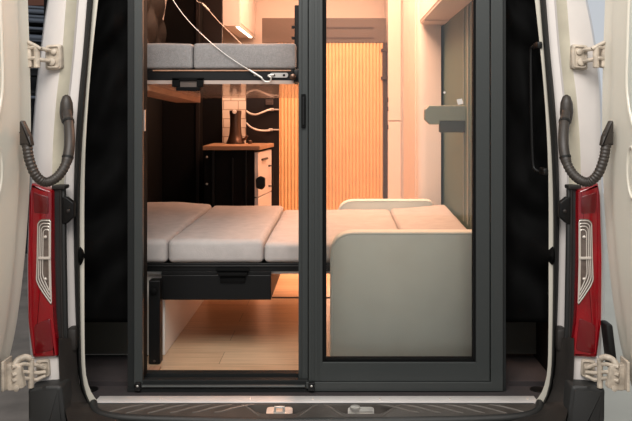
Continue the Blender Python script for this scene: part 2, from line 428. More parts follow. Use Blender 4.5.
def mp(pts, R, sh=0): return [(side(a, R) - (sh if R else 0), b) for a, b in pts]
for R in (False, True):
    # bumper corner: dusty curved inner face + dark block below the lamp
    bm = bmesh.new()
    ys = [338 + 4 * i for i in range(27)]
    f1 = rail([(338, 76.5), (380, 79), (397, 84.5), (408, 93), (416, 106), (421, 122), (430, 170), (442, 240)])
    f2 = rail([(338, 66), (380, 68), (400, 74), (421, 92), (442, 140)])
    f3 = rail([(338, 59), (360, 59), (390, 61), (421, 68), (442, 76)])
    dB = lambda y: min(2.468, .958 * F / (y - VY) - .004)
    loft(bm, rows_px([(f1, lambda y: dB(y) + .04, 0), (f1, dB, -.5), (f2, lambda y: dB(y) - .038, 0), (f3, lambda y: min(2.405, dB(y) - .045), 2), (f3, lambda y: min(2.40, dB(y) - .045), 0), (f3, 2.46, -1.2)], ys, R)); obj('bumper_corner_inner', bm, 'dirty', van, True)
    bm = bmesh.new()
    pts = mp(rnd([(27, 389), (44, 386.5), (61, 386), (66, 421), (70, 470), (34, 470), (29, 421)], [4, 2, 4, 3, 3, 3, 3]), R)
    prism(bm, pp(pts, 2.36), .22, .012); obj('bumper_corner', bm, 'plastic', van, True)
    bm = bmesh.new()
    pts = mp(rnd([(31, 357), (57, 355), (60, 372), (58, 388), (33, 390)], 3), R, 2)
    prism(bm, pp(pts, 2.42), .06, .006); obj('lamp_mounting_panel', bm, 'paint', van, True)
    # dark gutter beside the lamp, with its bracket
    bm = bmesh.new()
    pts = mp([(52, 187.5), (64, 187.5), (65, 260), (66.5, 345), (56, 349), (52.5, 300), (51, 240)], R, 1)
    prism(bm, pp(pts, 2.435), .018, .005); gut = obj('lamp_gutter', bm, 'plastic', van, True)
    bm = bmesh.new(); tube(bm, [P(*q, 2.432) for q in mp([(60.5, 190), (61, 260), (62.5, 343)], R, 1)], .004, 8); obj('gutter_rib', bm, 'dirty', gut, True)
    bm = bmesh.new()
    pts = mp(rnd([(62, 197), (66, 197), (73.5, 203), (73.5, 217), (66, 224), (62, 224)], 1.5), R)
    prism(bm, pp(pts, 2.43), .02, .004); obj('gutter_bracket', bm, 'matblack', gut, True)
    bm = bmesh.new(); lathe(bm, [(.006, 0), (.006, -.006), (.003, -.008)], P(*mp([(68.5, 211)], R)[0], 2.43), 'y'); obj('bracket_screw', bm, 'dirty', gut)
    bm = bmesh.new(); pbox(bm, *sorted([side(51.5, R), side(64.5, R)]), 185.5, 189.5, 2.425, 2.47, .003); obj('gutter_cap', bm, 'dirty', gut)
    bm = bmesh.new(); pbox(bm, *sorted([side(65.5, R), side(76, R)]), 329, 352, 2.45, 2.50, .01); obj('corner_clip', bm, 'dirty', gut, True)
    # tail lamp
    k = 3.5
    tl = bmesh.new()
    pts = mp(rnd([(30.5, 183), (51, 190.5), (51.3, 260), (53, 318), (57, 357), (32, 358.5), (28.5, 320), (28, 260), (29.5, 200)], [2, 2, 8, 8, 2, 3, 8, 8, 6]), R, k)
    prism(tl, pp(pts, 2.405), .05, .010); lamp = obj('tail_light', tl, 'red', van, True)
    bm = bmesh.new(); o1 = [(37.5, 222), (41, 219), (50.5, 219), (50.5, 262), (51.5, 306), (45, 297), (38.5, 287), (36, 281), (36.8, 258)]
    prism(bm, pp(mp(rnd(o1, 2), R, k), 2.4035), .01, .001); cl = obj('clear_lens', bm, 'lens', lamp, True)
    for s in (0.96, 0.8, 0.64, .46):
        cx, cy = 48, 256
        o2 = rnd([(cx + (a - cx) * s, cy + (b - cy) * (s * .5 + .48)) for a, b in o1], 2)
        bm = bmesh.new(); tube(bm, pp(mp(o2, R, k), 2.401), .0019, 6, True); obj('lens_rib', bm, 'lensrib', lamp, True)
    bm = bmesh.new(); pbox(bm, *sorted([side(38, R) - (k if R else 0), side(50.2, R) - (k if R else 0)]), 257, 259.5, 2.396, 2.404, .001); obj('lens_divider', bm, 'lensrib', lamp)
    for (cy, r) in ((237, 3.2), (279, 3.0)):
        bm = bmesh.new(); c = P(*mp([(45.5, cy)], R, k)[0], 2.402); lathe(bm, [(r * .0018, 0), (r * .0016, -.002), (r * .0010, -.004), (.0006, -.005)], c, 'y', 14); obj('lamp_bulb', bm, 'lensrib', lamp, True)
    bm = bmesh.new(); prism(bm, pp(mp(rnd([(34, 325), (50, 318), (53.5, 350), (35, 354)], 3), R, k), 2.4025), .01, .002); obj('lower_reflector', bm, 'reddeep', lamp, True)
    bm = bmesh.new(); prism(bm, pp(mp(rnd([(33, 192), (48.5, 197), (48.5, 214), (34, 213)], 2), R, k), 2.4035), .01, .002); obj('upper_reflector', bm, 'reddeep', lamp, True)
    bm = bmesh.new(); tube(bm, pp(mp([(31.8, 190), (31, 260), (31.5, 320), (34.5, 354)], R, k), 2.4055), .0035, 8); obj('lamp_ridge', bm, 'red', lamp, True)
    # rear door, opened a little past square
    RG = rail([(-185, 23), (0, 28.5), (60, 30.5), (130, 31.5), (190, 30), (230, 27.5), (260, 25), (300, 20.5), (340, 14), (375, 5), (421, -9)])
    bm = bmesh.new(); rows = []
    for y in YS:
        e = RG(y)
        a = P(side(e, R), y, 2.40); s = 1 if R else -1; z = a.z; ax = a.x - s * 0
        def q(dx, d): return Vector((ax + s * dx, d, z))
        rows.append([q(.10, 2.40), q(.012, 2.405), q(.0, 2.395), q(.0035, 2.37), q(.012, 2.345), q(.010, 2.325), q(.0, 2.315), q(.002, 2.29), q(.02, 2.22), q(.06, 1.66), q(.15, 1.66)])
    loft(bm, rows); door = obj('rear_door', bm, 'paint_in', van, True)
    # pale pressed panel in the door's inner face (its lower corner shows beside the hose)
    def on_face(d, z, off=0.0):
        y = VY + (ZC - z) * F / 2.40
        a = P(side(RG(y), R), y, 2.40); s = 1 if R else -1
        t = (2.22 - d) / .56
        return Vector((a.x + s * (.02 + .04 * t - off), d, z))
    out = rnd([(2.235, 1.70), (2.235, .97), (2.16, .84), (1.72, .84), (1.72, 1.70)], [.05, .08, .08, .05, .05])
    bm = bmesh.new(); tube(bm, [on_face(max(1.7, a), b, .002) for a, b in out], .006, 8, True); obj('panel_bead', bm, 'paint_in', door, True)
    out2 = rnd([(2.226, 1.69), (2.226, .975), (2.155, .85), (1.73, .85), (1.73, 1.69)], [.05, .08, .08, .05, .05])
    bm = bmesh.new(); vs = [bm.verts.new(on_face(a, b, .004)) for a, b in out2]; bm.faces.new(vs)
    r = bmesh.ops.extrude_face_region(bm, geom=bm.faces[:])
    for v in r['geom']:
        if isinstance(v, bmesh.types.BMVert): v.co.x += (.01 if R else -.01)
    obj('door_window_panel', bm, 'door_panel', door, True)
    ring = [on_face(2.205 + .03 * math.cos(t), .755 + .075 * math.sin(t), .001) for t in [2 * math.pi * i / 24 for i in range(24)]]
    bm = bmesh.new(); tube(bm, ring, .005, 8, True); obj('pressed_ring', bm, 'paint_in', door, True)
    if R:
        bm = bmesh.new(); pbox(bm, 609, 616, 325, 372, 2.37, 2.43, .006)
        for v in bm.verts: v.co.x += (ZC - v.co.z - .75) * .12
        obj('bump_stop', bm, 'rubber', door, True)
    # hinges
    def hinge(kind):
        sh = 2 if (R and kind == 'low') else 0
        def m1(pts): return mp(pts, R, sh)
        if kind == 'top':
            h = bmesh.new(); prism(h, pp(m1(rnd([(45, 45), (61, 44), (61, 69), (45, 70)], 3)), 2.43), .03, .004)
            h = obj('door_hinge', h, 'hinge', van, True)
            bm = bmesh.new(); tube(bm, pp(m1(rnd([(46.5, 47), (59, 46), (59, 67), (47, 67.5)], 3)), 2.428), .0035, 6, True); obj('hinge_rim', bm, 'hinge', h, True)
            bm = bmesh.new(); lathe(bm, [(.012, 0), (.012, -.007), (.006, -.009)], P(*m1([(52, 62)])[0], 2.43), 'y', 16); obj('hinge_bolt', bm, 'hinge', h, True); bm = bmesh.new(); lathe(bm, [(.009, 0), (.009, -.006), (.005, -.008)], P(*m1([(54, 52)])[0], 2.43), 'y', 16); obj('hinge_bolt', bm, 'hinge', h, True)
            bm = bmesh.new()
            for yy in (50, 61): tube(bm, [P(*q, dd) for q, dd in zip(m1([(49, yy), (42, yy - 1), (34, yy - 3), (29, yy - 2)]), (2.42, 2.395, 2.385, 2.39))], .0065, 8)
            obj('hinge_arm', bm, 'hinge', h, True)
            bm = bmesh.new(); c = P(*m1([(37, 57)])[0], 2.39); lathe(bm, [(.006, -.035), (.010, -.033), (.010, .033), (.006, .035)], c, 'z', 14); obj('hinge_pin', bm, 'hinge', h, True)
            bm = bmesh.new(); prism(bm, pp(m1(rnd([(24.5, 40), (30, 42), (31.5, 67), (25.5, 68)], 1.5)), 2.385), .03, .003); obj('hinge_leaf', bm, 'hinge', h, True)
            bm = bmesh.new(); tube(bm, [P(*q, 2.385) for q in m1([(28, 42), (36, 46), (41, 49)])], .006, 8); obj('hinge_stop', bm, 'hinge', h, True)
        else:
            h = bmesh.new(); prism(h, pp(m1(rnd([(35, 361), (49, 359), (50, 377), (37, 378)], 3)), 2.412), .03, .004)
            h = obj('door_hinge', h, 'hinge', van, True)
            bm = bmesh.new(); tube(bm, pp(m1(rnd([(39, 362), (48.5, 361), (49, 376), (40, 376.5)], 3)), 2.409), .003, 6, True); obj('hinge_rim', bm, 'hinge', h, True)
            bm = bmesh.new(); tube(bm, catmull([P(*q, dd) for q, dd in zip(m1([(14, 366), (18, 360), (25, 357), (30, 358.5)]), (2.33, 2.34, 2.35, 2.36))], 5), .0095, 10); obj('hinge_stop', bm, 'hinge', h, True)
            bm = bmesh.new()
            for (a, b, c2) in ((363, 365, 368), (371, 373, 372), (377, 380, 376)):
                tube(bm, [P(*q, dd) for q, dd in zip(m1([(45, c2), (36, b), (24, a + 1), (12, a + 4)]), (2.40, 2.38, 2.345, 2.32))], .0062, 8)
            obj('hinge_arm', bm, 'hinge', h, True)
            bm = bmesh.new(); c = P(*m1([(31, 372)])[0], 2.365); lathe(bm, [(.005, -.05), (.009, -.048), (.009, .04), (.005, .043)], c, 'z', 14); obj('hinge_pin', bm, 'hinge', h, True)
            bm = bmesh.new(); prism(bm, pp(m1(rnd([(2, 364), (20, 366), (24, 388), (12, 391), (2, 390)], 2)), 2.325), .02, .003); obj('hinge_leaf', bm, 'hinge', h, True)
            bm = bmesh.new(); lathe(bm, [(.009, 0), (.009, -.007), (.004, -.009)], P(*m1([(17, 388)])[0], 2.325), 'y', 14); obj('hinge_bolt', bm, 'hinge', h, True); bm = bmesh.new(); lathe(bm, [(.009, 0), (.009, -.007), (.004, -.009)], P(*m1([(42, 366)])[0], 2.412), 'y', 14); obj('hinge_bolt', bm, 'hinge', h, True)
            bm = bmesh.new(); prism(bm, pp(m1(rnd([(1, 362), (3.5, 362), (4, 392), (1, 392)], 1)), 2.30), .06, .002); obj('hinge_flange', bm, 'hinge', h, True)
    hinge('top'); hinge('low')
    # ribbed cable conduit between pillar and door
    path = catmull([P(side(a, R), b, d) for a, b, d in [(67, 112, 2.42), (69, 126, 2.385), (69.5, 145, 2.35), (66.5, 162, 2.33), (60, 174, 2.31), (51, 181, 2.29), (43, 181.5, 2.28), (35, 174, 2.27), (29.5, 160, 2.27), (27, 146, 2.275), (24.5, 132, 2.29)]], 16)
    N = len(path)
    def rib(t):
        if t < .30: return .0162 if t > .05 else .014
        return .0145 + .001 * math.sin(t * N * math.pi / 2 * 1.0)
    bm = bmesh.new(); tube(bm, path, .016, 14, rf=rib); cd = obj('cable_conduit', bm, 'conduit', van, True)
    bm = bmesh.new(); c = P(side(66.5, R), 109, 2.43)
    lathe(bm, [(.002, -.05), (.014, -.046), (.0185, -.03), (.021, -.01), (.019, .02), (.012, .040), (.003, .046)], c, 'z', 16); obj('pillar_boot', bm, 'conduit', cd, True)
    bm = bmesh.new(); prism(bm, pp(mp(rnd([(19, 121), (22, 120.5), (29.5, 136), (31.5, 146), (19, 145.5)], 1.5), R), 2.26), .022, .006); obj('door_boot', bm, 'conduit', cd, True)
    for yy in (121, 156):
        bm = bmesh.new(); i = min(range(N // 2), key=lambda k: abs(path[k].z - Z(yy, path[k].y))); tube(bm, path[i:i + 3], .0178, 14); obj('conduit_collar', bm, 'rubber', cd, True)
# grab rail inside the right of the opening
bm = bmesh.new(); tube(bm, catmull([P(541, 46, 2.53), P(533, 47, 2.55), P(531, 56, 2.56), P(531.5, 110, 2.56), P(533, 160, 2.56), P(536, 170, 2.55), P(545, 172.5, 2.525)], 6), .006, 10)
gr = obj('grab_rail', bm, 'matblack', van, True)
for q in ((541, 45), (547, 172)):
    bm = bmesh.new(); pbox(bm, q[0] - 3.5, q[0] + 1.5, q[1] - 3.5, q[1] + 3.5, 2.478, 2.54, .004); obj('rail_mount', bm, 'matblack', gr, True)
for q in (90, 538):
    bm = bmesh.new(); d = .955 * F / (382.5 - VY); lathe(bm, [(.026, -.0144), (.026, -.0125), (.017, -.0125), (.015, -.0135)], (X(q, 2.58), 2.585, 0), n=24); obj('drain_grommet', bm, 'gasket', van, True)

# black cloth curtains hanging between frame and body
for R, lab in ((False, 'black cloth curtain hanging left of the sliding door frame'), (True, 'black cloth curtain hanging right of the sliding door frame beside the grab rail')):
    bm = bmesh.new(); rows = []
    for j in range(91):
        t = j / 90; y = -170 + t * (322 + 170)
        row = []
        bul = math.exp(-((y - 256) / 17) ** 2)
        for i in range(21):
            s = i / 20
            px = (RF(y) - 1.5 - 3.5 * bul) * (1 - s) + 131 * s
            d = 2.60 - .15 * bul * (1 - s) ** 2 + .05 * s; damp = 1 - .85 * bul * (1 - s)
            d += damp * .018 * math.sin(y / 11 + 3.2 * s + 1.5 * math.sin(y / 37)) * math.sin(math.pi * min(1, s * 1.0 + .05)) + .012 * noise.noise(Vector((s * 3, y / 22, 5 if R else 0)))
            row.append(P(side(px, R), y, d))
        rows.append(row)
    loft(bm, rows); c = obj('curtain', bm, 'curtain', None, True); c.data.materials[0] = M['curtain']
    sol = c.modifiers.new('cloth', 'SOLIDIFY'); sol.thickness = .004; sol.offset = 0
    tag(c, lab, 'curtain', 'black curtains beside the door frame')
    pb = PB(*sorted([side(84, R), side(131, R)]), 300, 354, 2.862, 2.895) if not R else PB(505, 545, 300, 354, 2.862, 2.895)
    o = struct('trim_%d' % (6 if R else 5), pb, 'bracketd')

# ------------------------------------------------------------------ sliding door unit
sd = thing('sliding_door', 'anthracite aluminium sliding glass door unit filling the rear opening', 'door', loc=(-.09, 2.6, -.0145))
T0 = -175
fr = bmesh.new()
d = 2.56
pbox(fr, 134, 142.5, T0, 385, d, d + .018, .0015)
pbox(fr, 491, 503, T0, 391.5, d, d + .07, .0015)
pbox(fr, 306, 491.5, 382.2, 391.5, d, d + .09, .0015)
pbox(fr, 134, 503, T0 - 12, T0 + 2, d, d + .09, .0015)
obj('outer_frame', fr, 'alu', sd)
bm = bmesh.new(); box(bm, X(141, d + .02), X(147.3, d + .07), d + .02, d + .07, Z(381, d), Z(T0, d), .001); obj('jamb_channel', bm, 'gasket', sd)
bm = bmesh.new(); pbox(bm, 127.5, 134.2, T0, 391.5, d + .008, d + .05, .001); obj('jamb_seal', bm, 'alud', sd)
bm = bmesh.new(); pbox(bm, 502.8, 506, T0, 392, d + .008, d + .06, .001); obj('jamb_seal', bm, 'alud', sd)
trk = bmesh.new()
pbox(trk, 134, 308, 380, 385.5, d + .004, d + .02, .001)
pbox(trk, 142, 308, 373.5, 391.5, d + .06, d + .095)
pbox(trk, 142, 308, 378.5, 391.5, d + .035, d + .05, .001)
pbox(trk, 142, 308, 385, 391.5, d + .02, d + .06)
pbox(trk, 127.5, 308, 388.5, 392, d, d + .02)
obj('bottom_track', trk, 'alud', sd)
sh = bmesh.new(); pbox(sh, 136, 306, 384.5, 388.5, d - .004, d + .01, .002); rodp = obj('track_cover', sh, 'alud', sd)
bm = bmesh.new(); tube(bm, [P(142, 386.4, d - .008), P(305, 386.4, d - .008)], .0042, 10); rod = obj('draught_rod', bm, 'alu', sd, True)
for a in (137.5, 311.5):
    bm = bmesh.new(); pbox(bm, a - 3, a + 3, 383, 391.5, d - .012, d, .002); obj('rod_bracket', bm, 'matblack', rod)
    bm = bmesh.new(); lathe(bm, [(.0038, 0), (.0038, -.003), (.002, -.004)], P(a, 386, d - .012), 'y', 12); obj('bracket_bolt', bm, 'steel', rod)
# parked sash edge and meeting stile
st = bmesh.new()
pbox(st, 298.5, 302.2, T0, 381.5, d + .032, d + .06, .001)
pbox(st, 305, 316, T0, 381.5, d + .052, d + .062)
pbox(st, 302, 308, T0, 382, d + .02, d + .055, .0015)
stile = obj('meeting_stile', st, 'alu', sd)
bm = bmesh.new(); pbox(bm, 301.2, 305.6, 94, 128, d + .010, d + .03, .002); ph = obj('finger_pull', bm, 'gasket', stile)
bm = bmesh.new(); pbox(bm, 302.4, 304.4, 97, 125, d + .007, d + .012, .001); obj('pull_ridge', bm, 'matblack', stile)
bm = bmesh.new(); pbox(bm, 143.8, 144.7, 110, 131, d + .016, d + .03); obj('latch_strip', bm, 'steel', sd)
# glazed sash
sa = bmesh.new()
pbox(sa, 308.6, 322.5, T0, 381.3, d + .006, d + .05, .0015)
pbox(sa, 312, 314.2, T0, 381, d + .0035, d + .01, .0008); pbox(sa, 317.5, 319, T0, 381, d + .0035, d + .01, .0008)
pbox(sa, 476, 489.8, T0, 381.3, d + .006, d + .05, .0015)
pbox(sa, 322, 476.5, 362.5, 381.3, d + .006, d + .05, .0015)
pbox(sa, 322, 476.5, T0, T0 + 22, d + .006, d + .05, .0015)
sash = obj('glazed_sash', sa, 'alu', sd)
ga = bmesh.new()
pbox(ga, 322.3, 326.3, T0 + 20, 362.5, d + .014, d + .046); pbox(ga, 473.3, 476.2, T0 + 20, 362.5, d + .014, d + .046)
pbox(ga, 325.5, 474, 359.3, 362.8, d + .014, d + .046)
obj('glazing_gasket', ga, 'gasket', sash)
obj('glass_pane', PB(324.5, 475, T0 + 20, 361, d + .024, d + .030), 'glass', sash)
bm = bmesh.new(); pts = [(456.5, 99.5), (462, 98.5), (463.3, 103.5), (458, 105)]; prism(bm, pp(pts, d + .0225), .0012); obj('glass_sticker', bm, 'lensrib', sash)
bm = bmesh.new(); lathe(bm, [(.004, 0), (.004, .0012)], P(444.5, 92.5, d + .0225), 'y', 12); obj('glass_dot', bm, 'lensrib', sash)

# ------------------------------------------------------------------ lower bed
D = 2.85
bed = thing('bed_platform', 'black framed rear bed platform with a drawer slung beneath it', 'bed', loc=(-.2, 3.35, 0))
bm = bmesh.new(); box(bm, -.995, .53, D, D + .03, .3305, .3615, .002); obj('frame_rail', bm, 'matblack', bed)
bm = bmesh.new(); box(bm, -.995, .53, 3.81, 3.84, .3305, .3615, .002); obj('frame_rail', bm, 'matblack', bed)
obj('bed_board', B(-.995, .53, D + .02, 3.84, .3175, .330, .001), 'white', bed)
bm = bmesh.new(); tube(bm, [Vector((-.995, D - .003, .352)), Vector((.3, D - .003, .352))], .0028, 8); obj('rail_bead', bm, 'matblack', bed)
dr = obj('drawer', B(X(161.5, D), X(271, D), D, 3.32, .224, .3168, .002), 'matblack', bed)
obj('drawer_lip', B(X(161.5, D), X(271, D), D, D + .017, .3168, .3300, .001), 'matblack', dr)
bm = bmesh.new(); pbox(bm, 215.5, 249, 268.5, 271.5, D - .012, D, .002); pbox(bm, 218, 247, 273, 276.5, D - .022, D, .003); pbox(bm, 220, 245, 276, 283, D - .010, D, .003)
obj('drawer_handle', bm, 'gasket', dr, True)
bm = bmesh.new(); box(bm, X(148.5, 2.79), X(160, 2.79), 2.79, 2.835, .002, .31, .004); leg = obj('leg', bm, 'matblack', bed)
bm = bmesh.new(); lathe(bm, [(.013, 0), (.013, -.008), (.008, -.011)], P(154, 291, 2.79), 'y', 16); obj('leg_knob', bm, 'gasket', leg, True)
bm = bmesh.new(); lathe(bm, [(.004, 0), (.004, -.003)], P(154.5, 361, 2.79), 'y', 12); obj('leg_bolt', bm, 'socket', leg)
tag(obj('bench_base', B(-.995, -.672, 2.90, 3.80, .001, .3165, .001), 'white'), 'white storage bench side running back along the left wall under the bed', 'bench')
tag(obj('bench_base', B(.03, .52, 2.87, 3.80, .001, .3165, .001), 'trimwood'), 'wooden bench base behind the grey upholstered end panel', 'bench')
tag(obj('wooden_block', B(X(147.5, 2.72), X(158.5, 2.72), 2.70, 2.76, .0005, .008, .001), 'trimwood'), 'small pale wooden strip on the floor at the foot of the black post', 'wooden strip')
def cush(x0, x1, y1, zt, label, seed, lift=None, y0=D - .012):
    bm = cushion(x0 + .001, x1 - .001, y0, y1, .3625, zt, .02, .004, lift, seed=seed)
    c = obj('bed_cushion', bm, 'fabric', None, True)
    return tag(c, label, 'cushion', 'grey cushions making up the lower bed')
def l1(x, y): return .022 * max(0, (y - 3.0)) * max(0, min(1, (-.55 - x) / .25))
cush(-.995, -.649, 3.85, .452, 'leftmost pale grey lower bed cushion, touching the dark wall', 1, l1)
cush(-.649, -.289, 3.85, .452, 'second lower bed cushion from the left, above the black drawer', 2)
cush(-.289, .245, 3.79, .440, 'wide lower bed cushion behind the upright door stile', 3)
cush(.245, .53, 3.83, .440, 'rightmost lower bed cushion, behind the grey upholstered panel', 4, lambda x, y: .025 * max(0, min(1, (x - .3) / .25)) * max(0, min(1, (y - 2.9))))
def guard(pxs, pys, dd, t, rr, label, x1=None):
    (pa, pb), (ya, yb) = pxs, pys
    x0 = X(pa, dd); x1 = x1 if x1 else X(pb, dd)
    z1 = Z(ya, dd); z0 = .002
    o2 = rnd([(x0, z0), (x1, z0), (x1, z1), (x0, z1)], [.012, .012, rr if x1 < .4 else .03, rr], 10)
    bm = bmesh.new(); prism(bm, [Vector((a, dd, b)) for a, b in o2], t, .012)
    g = tag(obj('end_panel', bm, 'guardcloth', None, True), label, 'bench end panel', 'upholstered end panels of the bed')
    cx, cz = (x0 + x1) / 2, (z0 + z1) / 2
    o3 = [(cx + (a - cx) * (1 - .012 / abs(x1 - x0)), cz + (b - cz) * (1 - .012 / abs(z1 - z0))) for a, b in o2]
    for yy in (dd + .003, dd + t - .003):
        bm = bmesh.new(); tube(bm, [Vector((a, yy, b)) for a, b in o3], .005, 6, True); obj('piping', bm, 'guardcloth', g, True)
guard((330, 480), (232, 357), 2.755, .06, .09, 'large grey upholstered panel with rounded corner standing behind the glass', .53)
guard((337, 433), (200, 300), 3.87, .05, .09, 'grey upholstered panel at the far side of the bed')

# ------------------------------------------------------------------ upper bunk
bk = thing('upper_bunk', 'tilting black railed upper bunk hung on steel cables', 'bunk bed', loc=(-.5, 3.4, 1.034))
def tilt(z, y): return z - .038 * (y - D) / 1.05
def tb(bm, x0, x1, y0, y1, z0, z1, bev=0):
    n0 = len(bm.verts); box(bm, x0, x1, y0, y1, z0, z1, bev)
    bm.verts.ensure_lookup_table()
    for v in bm.verts[n0:]: v.co.z = tilt(v.co.z, v.co.y)
    return bm
xr = X(297, D)
bm = bmesh.new(); tb(bm, -.845, X(294, D), D, D + .035, 1.047, 1.088, .003); obj('front_rail', bm, 'matblack', bk)
bm = bmesh.new(); tb(bm, -.845, xr, 3.87, 3.9, 1.047, 1.088, .003); obj('back_rail', bm, 'matblack', bk)
bm = bmesh.new()
prof = [(-.845, D - .003), (xr - .012, D - .003), (xr + .003, D + .03), (xr + .003, 3.9), (-.845, 3.9)]
prism(bm, [Vector((a, b, tilt(1.0335, b))) for a, b in prof], .0135, .0, axis=(0, 0, 1)); obj('underside_board', bm, 'gloss', bk)
bm = bmesh.new(); tb(bm, -.845, X(148.5, D), D + .006, 3.9, 1.010, 1.0332, .001)
obj('edge_trim', bm, 'trimwood', bk)
bm = bmesh.new(); box(bm, X(153, D), X(291, D), D - .006, D, 1.0815, 1.0865, .001); obj('rail_strip', bm, 'trimwood', bk)
bm = bmesh.new()
for a, b, c, e in ((172, 203, 77.5, 80.5), (172, 179.5, 78, 87), (196.5, 203, 78, 87), (176, 200, 87, 90.8)): pbox(bm, a, b, c, e, D - .022, D - .004, .002)
hd = obj('release_handle', bm, 'gasket', bk)
bm = bmesh.new(); pbox(bm, 179, 197, 80, 87.5, D - .012, D - .006, .001); obj('handle_recess', bm, 'taupe', hd)
bm = bmesh.new(); prism(bm, pp(rnd([(270, 72.8), (288, 72.8), (288, 77.5), (270, 77.5)], 2.2), D - .006), .006); cp = obj('cable_plate', bm, 'steel', bk, True)
for q in (274, 284):
    bm = bmesh.new(); lathe(bm, [(.0045, 0), (.0045, -.003), (.002, -.005)], P(q, 75.2, D - .006), 'y', 12); obj('plate_screw', bm, 'gasket', cp, True)
bm = bmesh.new(); lathe(bm, [(.005, 0), (.005, -.003), (.002, -.005)], P(255, 75, D), 'y', 12); obj('rail_screw', bm, 'steel', bk, True)
bm = bmesh.new(); pbox(bm, 293.5, 300, 69, 82, D - .01, D + .06, .005); eb = obj('end_bracket', bm, 'matblack', bk, True)
bm = bmesh.new(); lathe(bm, [(.012, 0), (.012, -.01), (.006, -.013)], P(293, 77, D - .01), 'y', 16); obj('bracket_knob', bm, 'faucet', eb, True)
bm = bmesh.new(); pbox(bm, 294.5, 299, 5, 70, D + .02, D + .05, .003)
for q in (27, 38): pbox(bm, 291.5, 295, q - 1.5, q + 1.5, D + .02, D + .04, .002)
obj('side_upright', bm, 'matblack', bk)
def ucush(x0, x1, label, seed):
    bm = cushion(x0 + .001, x1 - .001, D - .004, 3.88, 1.0895, 1.187, .012, .003, seed=seed)
    for v in bm.verts: v.co.z = tilt(v.co.z, v.co.y)
    tag(obj('bunk_cushion', bm, 'fabric2', None, True), label, 'cushion', 'grey cushions on the upper bunk')
ucush(-.845, X(193, D), 'short grey cushion at the left of the upper bunk', 11)
ucush(X(193, D), X(296.5, D), 'long grey cushion at the right of the upper bunk', 12)
# cables
bm = bmesh.new(); dd = D - .018
path = catmull([P(150, -60, dd), P(160, -25, dd), P(173, 0, dd), P(190, 22.5, dd), P(213, 44.5, dd), P(232, 59, dd), P(250, 70.5, dd), P(262, 78, dd)], 6)
tube(bm, path, .0013, 8); cb = tag(obj('steel_cable', bm, 'steel', None, True), 'long steel cable curving across the front of the upper bunk', 'cable', 'steel cables holding the upper bunk')
bm = bmesh.new(); tube(bm, [P(249, 69.8, dd), P(262, 78, dd)], 0.0038, 8); obj('crimp_sleeve', bm, 'steel', cb, True)
bm = bmesh.new(); tube(bm, catmull([P(261, 77.5, dd), P(265, 81.5, dd), P(269.5, 81.5, dd), P(271, 78, dd), P(268, 75.5, dd), P(274, 75, dd)], 5), .003, 8); obj('end_loop', bm, 'steel', cb, True)
bm = bmesh.new(); tube(bm, catmull([P(185, -40, 3.86), P(194, -8, 3.86), P(197, 1, 3.86), P(203, 4, 3.87), P(212, 14, 3.88), P(223, 26, 3.9), P(244, 47, 3.91), P(258, 68, 3.91)], 6), .0016, 8)
c2 = tag(obj('steel_cable', bm, 'steel', None, True), 'shorter steel cable running down behind the upper bunk cushions', 'cable', 'steel cables holding the upper bunk')
bm = bmesh.new(); tube(bm, [P(202, 3.5, 3.868), P(209, 10.5, 3.877)], .005, 8); obj('crimp_sleeve', bm, 'steel', c2, True)

# ------------------------------------------------------------------ left wall pieces and kitchen
bm = bmesh.new(); rows = []
for j in range(41):
    z = 1.20 + j * .017; row = []
    for i in range(31):
        y = 3.30 + i * .030
        h = .045 * (abs(math.sin(math.pi * (y - 3.30) / .30 + math.pi * (z - 1.20) / .30)) ** .5) * (abs(math.sin(math.pi * (y - 3.30) / .30 - math.pi * (z - 1.20) / .30)) ** .5)
        e = min(1, i / 2, (30 - i) / 2, j / 2, (40 - j) / 2)
        row.append(Vector((-.999 + (.012 + h) * e, y, z)))
    rows.append(row)
loft(bm, rows); tag(obj('window_cover', bm, 'quilt', None, True), 'brown-black quilted window cover on the left wall above the bunk', 'window cover')
bm = bmesh.new(); box(bm, -.85, X(222, 4.40), 4.40, 4.43, .001, 1.915, .002)
pt = tag(obj('partition_panel', bm, 'black'), 'tall black partition panel left of the narrow tiled strip', 'partition')
bm = bmesh.new(); box(bm, X(203, 4.39), X(222, 4.39), 4.39, 4.40, 1.25, 1.91); obj('upper_panel', bm, 'brown', pt)
bm = bmesh.new(); box(bm, -.998, X(198.5, 4.25), 4.25, 4.385, .002, 1.914, .002)
pc = tag(obj('wardrobe', bm, 'black'), 'black wardrobe against the left wall behind both bunks', 'wardrobe')
bm = bmesh.new(); box(bm, X(196, 4.24), X(199, 4.24), 4.24, 4.25, .002, 1.914); obj('edge_strip', bm, 'brown', pc)

